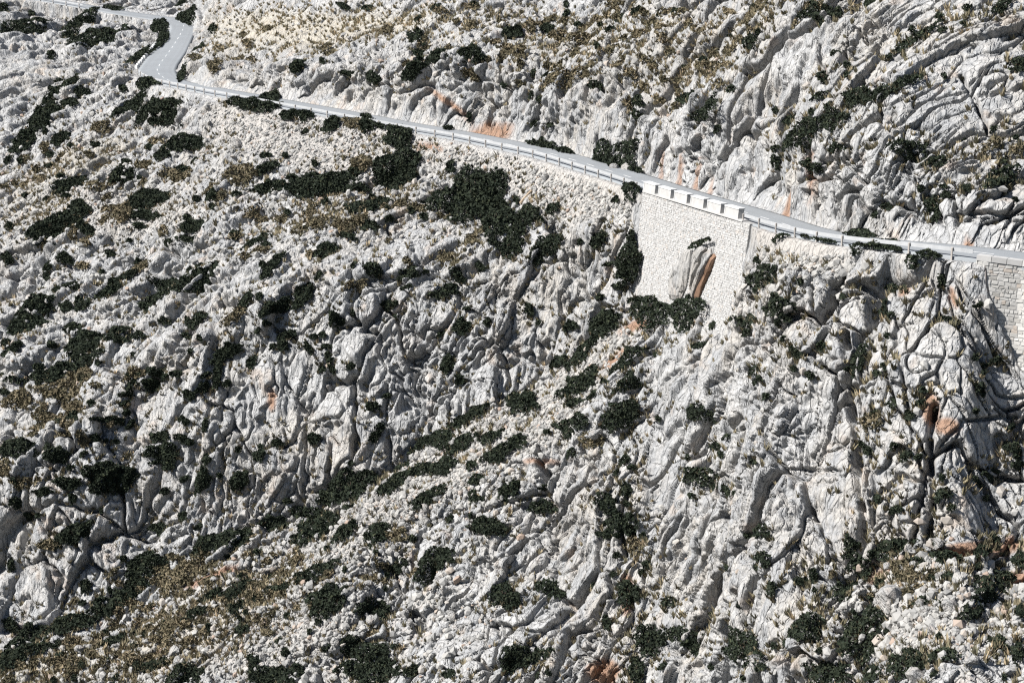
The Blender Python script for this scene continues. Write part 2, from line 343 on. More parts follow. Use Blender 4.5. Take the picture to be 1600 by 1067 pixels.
# vertex grid: rows are spaced closer where the ground recedes
Pc = ray(CXX, CYY) * Ds[..., None]; st_ = np.linalg.norm(np.gradient(Pc, axis=0), axis=-1) / (Ds * 4.0 / F)
rho = blur(np.clip(blur(st_, 3, 3), 1, 6) ** .75, 5, 5)
JM = np.cumsum(rho, axis=0); JM -= JM[0]
j0 = np.array([np.interp(gy[0], cy, JM[:, i]) for i in range(len(cx))]); j1 = np.array([np.interp(gy[-1], cy, JM[:, i]) for i in range(len(cx))])
JM = (JM - j0) / (j1 - j0) * (NY - 1)
GYc = np.stack([np.interp(np.arange(NY), JM[:, i], cy) for i in range(len(cx))], 1)          # (NY, ncx)
GX = np.tile(gx, (NY, 1)); fi = (gx - cx[0]) / 4.0; ii = fi.astype(int); fa = fi - ii
GY = GYc[:, ii] * (1 - fa) + GYc[:, ii + 1] * fa
D = bil(Ds, GX, GY, cx[0], cy[0], 4.0)
P = (ray(GX, GY) * D[..., None]).astype(np.float64); P[..., 2] += CZ
def grid_normals(P):
    a = np.gradient(P, axis=1); b_ = np.gradient(P, axis=0); n = np.cross(b_, a); n /= np.linalg.norm(n, axis=-1)[..., None] + 1e-9
    return n
N0 = grid_normals(P)
for k in range(3): N0[..., k] = blur(N0[..., k], 6, 6)
N0 /= np.linalg.norm(N0, axis=-1)[..., None]
def near_road(Q):
    n = len(Q); best = np.full(n, 1e9, f32); bi = np.zeros(n, np.int32)
    C2 = RC[::3].astype(f32); q = Q[:, :2].astype(f32)
    for i in range(len(C2)):
        d = (q[:, 0] - C2[i, 0]) ** 2 + (q[:, 1] - C2[i, 1]) ** 2; m = d < best; best[m] = d[m]; bi[m] = i * 3
    # refine to the segment
    a = RC[np.maximum(bi - 3, 0)]; b_ = RC[np.minimum(bi + 3, len(RC) - 1)]; ab = b_[:, :2] - a[:, :2]
    t = np.clip(((Q[:, :2] - a[:, :2]) * ab).sum(1) / ((ab ** 2).sum(1) + 1e-9), 0, 1)
    dist = np.linalg.norm(Q[:, :2] - a[:, :2] - ab * t[:, None], axis=1)
    return dist - RHW[bi], a[:, 2] + (b_[:, 2] - a[:, 2]) * t
Q = P.reshape(-1, 3)
rd, rz = near_road(Q)
rd = rd.reshape(NY, NX)
hz = (Q[:, 2] - rz).reshape(NY, NX); free = smooth(.3, 2.4, rd + .9 * np.clip(hz - .3, 0, 9))                                # 0 on the road bench
wallm = bil(m_wall, GX, GY, cx[0], cy[0], 4.0); scree = bil(m_scree, GX, GY, cx[0], cy[0], 4.0); soil = bil(m_soil, GX, GY, cx[0], cy[0], 4.0); grass = bil(m_grass, GX, GY, cx[0], cy[0], 4.0)
free *= 1 - smooth(.2, .8, wallm)
rough = (1 - .86 * scree) * (1 - .55 * grass)
rk = (free * rough).ravel(); fr = free.ravel()
steep = (1 - smooth(.35, .75, N0[..., 2])).ravel()       # 1 on cliffs
# structure directions of the rock
gxr, gyr = GX.ravel(), GY.ravel()
w_bed = np.clip(smooth(980, 1080, gxr) * smooth(60, -40, gyr - np.interp(gxr, nx_, ny_)) + .85 * smooth(430, 300, gxr) * smooth(560, 460, gyr) + .7 * smooth(520, 430, gyr) * (1 - smooth(700, 900, gxr)), 0, 1)
w_dip = np.clip(smooth(1080, 1180, gxr) * smooth(380, 430, gyr) * (1 - w_bed), 0, 1)
w_ver = np.clip(1 - w_bed - w_dip, 0, 1)
def frame(along, k):
    a = np.array(along, float); a /= np.linalg.norm(a); return np.eye(3) - (1 - k) * np.outer(a, a)
def rockfield(Q, M, seed, g, rug):
    q = Q @ M.T
    wv = np.stack([perlin(Q * .22, seed + 1), perlin(Q * .22 + 31, seed + 2), perlin(Q * .22 + 57, seed + 3)], 1) * 1.3 + np.stack([perlin(Q * .9, seed + 4), perlin(Q * .9 + 31, seed + 5), perlin(Q * .9 + 57, seed + 6)], 1) * .22
    q = q + wv
    out = 0; crk = 0
    for sc_, a_off, a_tilt, a_cr, wcr, a_rnd, ra in ((6.4, 1.5, 2.3, 2.6, .26, .45, 0), (2.5, .52, .85, 1.5, .20, .22, .6), (.95, .24, .40, .65, .16, .10, 1)):
        f1, f2, cid, off = voronoi(q / sc_, seed + int(sc_ * 10))
        tilt = (cellrand(cid, 1) - .5) * off[:, 0] + (cellrand(cid, 2) - .5) * off[:, 1] + (cellrand(cid, 3) - .5) * off[:, 2]
        e = (f2 - f1) * sc_; k_ = smooth(1.2, 3.5, sc_ / g) * ((1 - ra) + ra * rug)
        out = out + k_ * ((a_off * (cellrand(cid, 4) - .5) + a_tilt * tilt * 1.6) * smooth(0, np.maximum(.075 * sc_, 3.0 * g), e) - a_rnd * f1 * f1)
        crk = np.maximum(crk, k_ * a_cr * (1 - smooth(0, np.maximum(wcr, 1.9 * g), e)) * np.clip(2.2 * cellrand(cid, 5) - .4, .1, 1.2))
    for fq, dp_, ww in ((.11, 2.6, .36), (.24, 1.7, .28), (.5, .9, .2)):          # long wandering joints
        n_ = perlin(q * fq + 5, seed + 31 + int(fq * 100)); gate = smooth(-.05, .35, perlin(Q * fq * .5, seed + 41))
        crk = np.maximum(crk, dp_ * gate * (1 - smooth(0, np.maximum(ww, 1.9 * g) * fq * .8, np.abs(n_))))
    r = 1 - np.abs(perlin(q * .5, seed + 21)) * 2; out = out + .26 * r
    r = 1 - np.abs(perlin(q * 1.5, seed + 22)) * 2; out = out + .13 * r * smooth(.5, .25, g)
    return out, crk
disp = np.zeros(len(Q), f32); crack = np.zeros(len(Q), f32)
gsp = np.maximum(np.linalg.norm(np.gradient(P, axis=0), axis=-1), np.linalg.norm(np.gradient(P, axis=1), axis=-1)).ravel().astype(f32)
rug = .10 + 1.3 * smooth(-.12, .5, fbm(Q * .06, 2, 77)) + .35 * smooth(520, 380, gyr) * smooth(900, 700, gxr)
for wv_, M_, sd in ((w_ver, frame((.10, 0, 1), .26), 100), (w_dip, frame((.42, -.1, -.9), .24), 200), (w_bed, frame((.86, .15, .48), .30), 300)):
    sel = np.nonzero(wv_ * rk > .01)[0]
    rel = np.where(gyr[sel] < np.interp(gxr[sel], nx_, ny_), .72, np.where(gyr[sel] < 420, .8, .95)).astype(f32)
    o_, c_ = rockfield(Q[sel], M_, sd, gsp[sel], rug[sel]); disp[sel] += (o_ * rel * wv_[sel] * rk[sel]).astype(f32); crack[sel] += (c_ * wv_[sel] * rk[sel]).astype(f32)
macro = fbm(Q * .045, 2, 5) * 3.2 + fbm(Q * .16, 2, 9) * .8
disp += macro * fr * (1 - .75 * scree.ravel())
disp += fbm(Q * .7, 2, 40) * .20 * fr + perlin(Q * 2.2, 50) * .07 * fr * smooth(.4, .2, gsp)
# named fissures and ledges seen in the photograph (image position, half width m, depth m)
FIS = [([(762,132),(764,165),(757,205)],.55,3.0),([(1328,520),(1326,600),(1332,690),(1346,800),(1340,900)],.55,2.4),([(1462,640),(1452,720),(1458,800),(1448,850)],.5,2.2),([(342,610),(342,720),(338,850)],.28,1.8),
 ([(1258,225),(1256,300)],.7,2.2),([(1281,75),(1286,105),(1290,135)],.35,1.4),([(1418,270),(1422,330),(1424,390)],.25,1.3),([(1440,300),(1465,345),(1490,375),(1497,390)],.35,1.6),([(1505,120),(1530,160),(1545,190)],.3,1.3),
 ([(915,700),(935,760),(960,810),(968,860)],.35,1.8),([(600,640),(604,730)],.3,1.6),([(590,560),(606,600),(600,640)],.4,1.5),([(1405,560),(1418,640),(1425,690)],.22,1.2),
 ([(880,390),(884,440),(880,480)],.25,1.0),([(905,390),(908,440),(920,480)],.25,1.0),([(835,600),(830,640)],.2,1.0),([(1110,560),(1120,640),(1125,690)],.2,1.0),([(1500,660),(1540,655),(1590,650)],.25,1.2),([(1465,705),(1500,665)],.25,1.2),
 ([(440,560),(450,600),(480,650),(500,690)],.25,1.1),([(60,810),(85,860)],.25,1.0),([(100,890),(102,925)],.2,.9),([(1020,220),(1000,262)],.3,1.0),([(1330,330),(1345,300),(1360,285)],.25,1.0),([(1180,190),(1190,230)],.25,1.0)]
for pts, hw, dp in FIS:
    x0 = min(p[0] for p in pts) - 40; x1 = max(p[0] for p in pts) + 40; y0 = min(p[1] for p in pts) - 40; y1 = max(p[1] for p in pts) + 40
    sel = np.nonzero((gxr > x0) & (gxr < x1) & (gyr > y0) & (gyr < y1))[0]
    qx = gxr[sel] + 9 * perlin(Q[sel] * .22, 71) + 5 * perlin(Q[sel] * .6, 72); qy = gyr[sel]; best = np.full(len(sel), 1e9)
    for (ax, ay), (bx, by) in zip(pts[:-1], pts[1:]):
        vx, vy = bx - ax, by - ay; t = np.clip(((qx - ax) * vx + (qy - ay) * vy) / (vx * vx + vy * vy), 0, 1)
        best = np.minimum(best, np.hypot(qx - ax - t * vx, qy - ay - t * vy))
    m_ = best * D.ravel()[sel] / F
    crack[sel] = np.maximum(crack[sel], 1.15 * dp * (.45 + .9 * u01(h3((qy / 14).astype(np.int64), (0 * qy).astype(np.int64), (0 * qy).astype(np.int64), 5))) * np.exp(-(m_ / (.55 * hw)) ** 2) * fr[sel]).astype(f32)
cap = np.where((rd.ravel() < 5) & (hz.ravel() > -.5), .1 + .55 * np.clip(rd.ravel(), 0, 9), 9); disp = np.minimum(disp, cap)
disp = blur(disp.reshape(NY, NX), .45, .45).ravel()
OUT = .45 * N0 + .55 * np.array([-.05, -.955, .29]); OUT /= np.linalg.norm(OUT, axis=-1)[..., None]      # blocks stand out from the slope towards the valley
PP = P + OUT * disp.reshape(NY, NX)[..., None]
for _ in range(2):                                        # relax slivers on the flanks of blocks
    e_ = np.maximum(np.linalg.norm(np.gradient(PP, axis=0), axis=-1), np.linalg.norm(np.gradient(PP, axis=1), axis=-1)) / gsp.reshape(NY, NX)
    w_ = smooth(1.6, 3.2, blur(e_, .8, .8))[..., None]
    w2 = smooth(2.8, 5.0, blur(e_, 1.2, 1.2))[..., None]
    PP = PP + w_ * (np.stack([blur(PP[..., k], 1.1, 1.1) for k in range(3)], -1) - PP)
    PP = PP + w2 * (np.stack([blur(PP[..., k], 2.2, 2.2) for k in range(3)], -1) - PP)
ck = crack.reshape(NY, NX); cb = blur(ck, .70, .70); kf = smooth(.16, .26, gsp.reshape(NY, NX)); ck = ck * (1 - kf) + 1.35 * cb * kf
PP = PP - OUT * ck[..., None]
e_ = np.maximum(np.linalg.norm(np.gradient(PP, axis=0), axis=-1), np.linalg.norm(np.gradient(PP, axis=1), axis=-1)) / gsp.reshape(NY, NX)
w_ = smooth(2.6, 5.0, blur(e_, .7, .7))[..., None]; PP = PP + w_ * (np.stack([blur(PP[..., k], .8, .8) for k in range(3)], -1) - PP)
# settle the bench under the road
Qd = PP.reshape(-1, 3); rd2, rz2 = near_road(Qd); k = smooth(1.5, .45, rd2) * smooth(2.6, 1.0, Qd[:, 2] - rz2) * smooth(-2.2, -1.0, Qd[:, 2] - rz2)
Qd[:, 2] = Qd[:, 2] * (1 - k) + (rz2 - .16) * k
PP = Qd.reshape(NY, NX, 3); NN = grid_normals(PP)
idx = np.arange(NX * NY).reshape(NY, NX)
Fc = np.stack([idx[:-1, :-1], idx[1:, :-1], idx[1:, 1:], idx[:-1, 1:]], -1).reshape(-1, 4)
me = mesh_np('hillside', PP, Fc, True)
attr(me, 'soil', soil); attr(me, 'grass', grass); attr(me, 'pink', scree)
tag(link('hillside', me, M_rock), kind='structure', label='pale cracked limestone mountainside with cliffs, ledges and a diagonal gully')
PS = np.stack([blur(PP[..., k], 2.5, 2.5) for k in range(3)], -1); NS = grid_normals(PS)
def gl(A, x, y):
    x = np.asarray(x, float); y = np.asarray(y, float); j = bil(JM, x, y, cx[0], cy[0], 4.0)
    return bil(A, (x - gx[0]) / STEP, j, 0, 0, 1.0)
def T(x, y): return gl(PP, x, y)
def TS(x, y): return gl(PS, x, y)
def TN(x, y): return gl(NS, x, y)
def SCL(x, y): return F / gl(D, x, y)
def mval(m, x, y): return bil(m, np.asarray(x, float), np.asarray(y, float), cx[0], cy[0], 4.0)
# ------------------------------------------------------------------ walls
def edge_pts(x0, x1, n, out=0.0):
    x = np.linspace(x0, x1, n); p = np.stack([np.interp(x, nx_, Pn[:, k]) for k in range(3)], 1)
    u = np.stack([np.interp(x, nx_, up2[:, k]) for k in range(2)], 1); u /= np.linalg.norm(u, axis=1)[:, None]
    p[:, :2] -= u * out; return p, u
def stone_wall(name, label, x0, x1, height, batter, sw, sh, mat, out, seed, extra=0):
    r = np.random.default_rng(seed)
    p, u = edge_pts(x0, x1, 60, out)
    s_ = np.concatenate([[0], np.cumsum(np.linalg.norm(np.diff(p, axis=0), axis=1))]); Lw = s_[-1]
    def pt(a, h, o): # along, drop from the top, proud of the face
        b_ = np.stack([np.interp(a, s_, p[:, k]) for k in range(3)], -1); w = np.stack([np.interp(a, s_, u[:, k]) for k in range(2)], -1)
        b_[..., :2] -= w * (o + batter * h)[..., None]; b_[..., 2] -= h; return b_
    root = bpy.data.objects.new(name, None); col.objects.link(root); root.location = tuple(pt(np.array(Lw / 2), np.array(height), np.array(0.)))
    tag(root, label, 'wall'); off = np.array(root.location)
    # core
    a = np.linspace(0, Lw, 40); V = np.concatenate([pt(a, np.full(40, h), np.full(40, o)) for h, o in ((-.02, -.9), (-.02, 0), (height, 0), (height, -.9 - batter * height))])
    i = np.arange(39); Fc = np.concatenate([np.stack([i + 40 * k, i + 1 + 40 * k, i + 1 + 40 * ((k + 1) % 4), i + 40 * ((k + 1) % 4)], 1) for k in range(4)] + [np.array([[0, 40, 80, 120], [39, 159, 119, 79]])])
    link('core', mesh_np('wall_core', V - off, Fc), M_wallback, root)
    Vs, vals = [], []
    h = 0.02
    while h < height:
        rh = sh * r.uniform(.75, 1.3); a0 = -r.uniform(0, sw)
        while a0 < Lw:
            w = sw * r.uniform(.55, 1.6); g = .014
            x_0, x_1 = max(a0 + g, 0), min(a0 + w - g, Lw)
            if x_1 - x_0 > .08:
                jit = r.uniform(-.3, .3, 8) * sh
                A = np.array([x_0, x_1, x_1, x_0]) + jit[4:] * .6; H = np.array([h + g, h + g, h + rh - g, h + rh - g]) + jit[:4] * .5; pr = r.uniform(.02, .07)
                cxm, chm = A.mean(), H.mean(); kk = .78
                Vs.append(np.concatenate([pt(A, H, np.full(4, -.05)), pt(cxm + (A - cxm) * .97, chm + (H - chm) * .95, np.full(4, pr * .6)), pt(cxm + (A - cxm) * kk, chm + (H - chm) * kk, pr + r.uniform(-.02, .02, 4))])); vals.append(np.clip(r.normal(.55, .25), 0, 1))
            a0 += w
        h += rh
    Vs = np.array(Vs) - off; n = len(Vs)
    fl = [[8, 9, 10, 11]] + [[k, (k + 1) % 4, 4 + (k + 1) % 4, 4 + k] for k in range(4)] + [[4 + k, 4 + (k + 1) % 4, 8 + (k + 1) % 4, 8 + k] for k in range(4)]
    Fc = (np.array(fl)[None] + 12 * np.arange(n)[:, None, None]).reshape(-1, 4)
    me = mesh_np('stonework', Vs.reshape(-1, 3), Fc); attr(me, 'v', np.repeat(vals, 12))
    o = link('stonework', me, mat, root); o['kind'] = 'stuff'
    return root, pt, Lw, off
def boxmesh(name, c8):
    return mesh_np(name, c8, np.array([[0, 1, 2, 3], [7, 6, 5, 4], [0, 4, 5, 1], [1, 5, 6, 2], [2, 6, 7, 3], [3, 7, 4, 0]]))
wall, wpt, WL, woff = stone_wall('retaining_wall', 'tall pale stone retaining wall with crenellated parapet below the road', 1009, 1176, 13.5, .11, .34, .22, M_wallstone, .25, 3)
def wbox(name, parent, pt, off, a0, a1, h0, h1, o0, o1, mat, curve=0):
    A = np.array([a0, a1, a1, a0] * 2); H = np.array([h0] * 4 + [h1] * 4); O = np.array([o0, o0, o1, o1] * 2)
    return link(name, boxmesh(name, pt(A, H, O) - off), mat, parent)
wbox('coping', wall, wpt, woff, -.1, WL * .94, -.14, -.004, -.62, .14, M_plaster)
per = WL * .93 / 6
for k in range(6):
    a = .05 + per * k
    b_ = wbox('parapet_block', wall, wpt, woff, a, a + per * .76, -1.02, -.142, -.50, .06, M_plaster)
    # raised plaster frame round each block
    wbox('cap', b_, wpt, woff, a - .06, a + per * .76 + .06, -1.14, -1.022, -.56, .12, M_paint)
    wbox('frame', b_, wpt, woff, a + .003, a + .14, -1.02, -.143, .062, .10, M_paint)
wall2, wpt2, WL2, woff2 = stone_wall('retaining_wall', 'grey rubble retaining wall at the right edge under the road', 1528, 1735, 10.5, .14, .42, .27, M_wallstone2, .25, 5)
for k in range(9):
    a = WL2 * k / 9
    wbox('coping_stone', wall2, wpt2, woff2, a + .02, a + WL2 / 9 - .02, -.42, -.004, -.45, .12, M_plaster)

# rock ribs standing through the wall
def slab(name, pts, depth, mat, parent, off, lean=0.0, seed=0, out=1.1):
    r = np.random.default_rng(seed); n = len(pts)
    xs = np.array([p[0] for p in pts], float); ys = np.array([p[1] for p in pts], float)
    cxm, cym = xs.mean(), ys.mean()
    def wp(x, y, o):
        top = np.interp(x, nx_, ny_); d = np.interp(x, nx_, nd_); hgt = (y - top) * d / F * 1.0
        b_ = np.stack([np.interp(x, nx_, Pn[:, k]) for k in range(3)], -1); w = np.stack([np.interp(x, nx_, up2[:, k]) for k in range(2)], -1)
        b_[..., :2] -= w * (.25 + .11 * hgt + o)[..., None]; b_[..., 2] -= hgt; return b_
    rings = [(1.0, -.5), (1.0, depth * .5), (.82, depth * .9), (.4, depth)]
    V = []
    for k, o in rings: V.append(wp(cxm + (xs - cxm) * k, cym + (ys - cym) * k, o + r.uniform(-.16, .16, n) * (o > 0)))
    V.append(wp(np.array([cxm]), np.array([cym]), np.array([depth * 1.02]))); V = np.concatenate(V) - off
    quads = [[m * n + k, m * n + (k + 1) % n, (m + 1) * n + (k + 1) % n, (m + 1) * n + k] for m in range(3) for k in range(n)]
    me = bpy.data.meshes.new(name); me.from_pydata([tuple(v) for v in V], [], quads + [[3 * n + k, 3 * n + (k + 1) % n, 4 * n] for k in range(n)]); me.update()
    return link(name, me, mat, parent)
p0, _ = edge_pts(1090, 1091, 2); o0 = p0[0] - np.array([0, 0, 8.0])
rib = bpy.data.objects.new('rock_outcrop', None); col.objects.link(rib); rib.location = tuple(o0)
tag(rib, 'three upright rock ribs jutting through the pale retaining wall', 'rock')
slab('slab', [(1070,470),(1068,440),(1074,415),(1082,398),(1090,389),(1095,392),(1096,420),(1094,450),(1088,472)], .55, M_boulder, rib, o0, seed=1)
slab('slab', [(1101,450),(1100,415),(1102,395),(1108,384),(1116,382),(1118,390),(1112,410),(1107,435),(1104,458)], .6, M_boulder, rib, o0, seed=2)
slab('slab', [(1107,468),(1110,440),(1117,412),(1123,392),(1127,388),(1129,398),(1122,425),(1115,452),(1111,470)], .75, M_boulder, rib, o0, seed=3)
tag(slab('stained_slab', [(1111,470),(1116,446),(1123,420),(1129,397),(1132,402),(1128,424),(1120,450),(1115,472)], .38, M_rust, rib, o0, seed=4), 'rust brown right flank of the ribs')

# ------------------------------------------------------------------ guardrails
post_me = None
def make_post_mesh():
    w, d, h = .065, .05, .80
    V = [(-w, -d, -.5), (w, -d, -.5), (w, d, -.5), (-w, d, -.5), (-w, -d, h - .06), (w, -d, h - .06), (w, d, h), (-w, d, h), (-w * .5, d + .05, h - .32), (w * .5, d + .05, h - .32), (w * .5, d + .05, h - .02), (-w * .5, d + .05, h - .02), (-w * .5, d, h - .32), (w * .5, d, h - .32), (w * .5, d, h - .02), (-w * .5, d, h - .02)]
    Fq = [(0, 3, 2, 1), (4, 5, 6, 7), (0, 1, 5, 4), (1, 2, 6, 5), (2, 3, 7, 6), (3, 0, 4, 7), (8, 9, 10, 11), (12, 13, 9, 8), (13, 14, 10, 9), (14, 15, 11, 10), (15, 12, 8, 11)]
    me = bpy.data.meshes.new('post'); me.from_pydata(V, [], Fq); me.materials.append(M_post); me.update(); return me
post_me = make_post_mesh()
def guardrail(label, line, up, posts_at, sec=None):
    s_ = np.concatenate([[0], np.cumsum(np.linalg.norm(np.diff(line, axis=0), axis=1))])
    root = bpy.data.objects.new('guardrail', None); col.objects.link(root); off = line[len(line) // 2]; root.location = tuple(off); tag(root, label, 'guardrail', 'roadside guardrails')
    q = np.arange(0, s_[-1], 1.0); q = np.append(q, s_[-1])
    c = np.stack([np.interp(q, s_, line[:, k]) for k in range(3)], 1); w = np.stack([np.interp(q, s_, up[:, k]) for k in range(2)], 1); w /= np.linalg.norm(w, axis=1)[:, None]
    prof = [(.11, .46), (.17, .50), (.17, .56), (.11, .60), (.11, .64), (.17, .68), (.17, .74), (.11, .785), (.095, .785), (.095, .46)]
    V = np.concatenate([np.concatenate([c[:, :2] + w * a, (c[:, 2] + h)[:, None]], 1) for a, h in prof]) - off
    n = len(q); i = np.arange(n - 1); m = len(prof)
    Fc = np.concatenate([np.stack([i + n * k, i + n * ((k + 1) % m), i + 1 + n * ((k + 1) % m), i + 1 + n * k], 1) for k in range(m)])
    link('rail', mesh_np('rail', V, Fc), M_metal, root)
    for a in posts_at if posts_at is not None else np.arange(.3, s_[-1], 4.0):
        p = np.array([np.interp(a, s_, line[:, k]) for k in range(3)]); ww = np.array([np.interp(a, s_, up[:, k]) for k in range(2)])
        o = link('post', post_me, None, root); o.location = tuple(p - off); o.rotation_euler = (0, 0, math.atan2(-ww[0], ww[1]))
    return root
# long rail from the bend to the parapet: follow the outer edge
oc = EO2; ou = (EI2 - EO2)[:, :2]; ou = ou / np.linalg.norm(ou, axis=1)[:, None]
ox, oy, od = proj(oc)
i0 = int(np.argmin(np.hypot(ox - 216, oy - 115))); i1 = int(np.argmin(np.hypot(ox - 1007, oy - 299)))
sh_ = np.array([0, 0, 0.0])
def outl(a, b_, o=.12):
    p = oc[a:b_ + 1].copy(); p[:, :2] -= ou[a:b_ + 1] * o; p[:, 2] -= .03; return p, ou[a:b_ + 1]
guardrail('long steel guardrail curving along the road from the bend to the parapet', *outl(i0, i1), None)
i2 = int(np.argmin(np.hypot(ox - 1163, oy - 346))); i3 = int(np.argmin(np.hypot(ox - 1527, oy - 405)))
guardrail('steel guardrail right of the parapet running towards the grey wall', *outl(i2, i3), None)
i4 = int(np.argmin(np.hypot(ox + 20, oy + 12))); i5 = int(np.argmin(np.hypot(ox - 128, oy - 12)))
guardrail('distant steel guardrail on the far upper road at top left', *outl(min(i4, i5), max(i4, i5)), None)
# white kerb stones on the outside of the bend
j0_ = int(np.argmin(np.hypot(ox - 217, oy - 106))); j1_ = int(np.argmin(np.hypot(ox - 247, oy - 70)))
ja, jb = sorted((j0_, j1_)); kp, ku = outl(ja, jb, .45)
ks = np.concatenate([[0], np.cumsum(np.linalg.norm(np.diff(kp, axis=0), axis=1))])
kme = bpy.data.meshes.new('kerb_stone'); w = .28
kme.from_pydata([(-w, -w * .8, -.3), (w, -w * .8, -.3), (w, w * .8, -.3), (-w, w * .8, -.3), (-w, -w * .8, .42), (w, -w * .8, .42), (w, w * .8, .42), (-w, w * .8, .42), (-w * .6, -w * .4, .58), (w * .6, -w * .4, .58), (w * .6, w * .4, .58), (-w * .6, w * .4, .58)], [], [(0, 1, 5, 4), (1, 2, 6, 5), (2, 3, 7, 6), (3, 0, 4, 7), (4, 5, 9, 8), (5, 6, 10, 9), (6, 7, 11, 10), (7, 4, 8, 11), (8, 9, 10, 11), (0, 3, 2, 1)]); kme.materials.append(M_paint)
KS = 0; KN = len(np.arange(.5, ks[-1], 2.4))
for a in np.arange(.5, ks[-1], 2.4):
    p = [np.interp(a, ks, kp[:, k]) for k in range(3)]; o = link('kerb_stone', kme); o.location = p; o.rotation_euler = (0, 0, random.uniform(-.3, .3) + math.atan2(ku[0][1], ku[0][0]))
    KS += 1; tag(o, '%s white kerb stone in the row outside the hairpin bend' % (['nearest'] + [w_k + '-nearest' for w_k in 'second third fourth fifth sixth seventh eighth ninth tenth eleventh twelfth thirteenth fourteenth fifteenth sixteenth'.split()])[KN - KS], 'kerb stone', 'white kerb stones outside the bend')

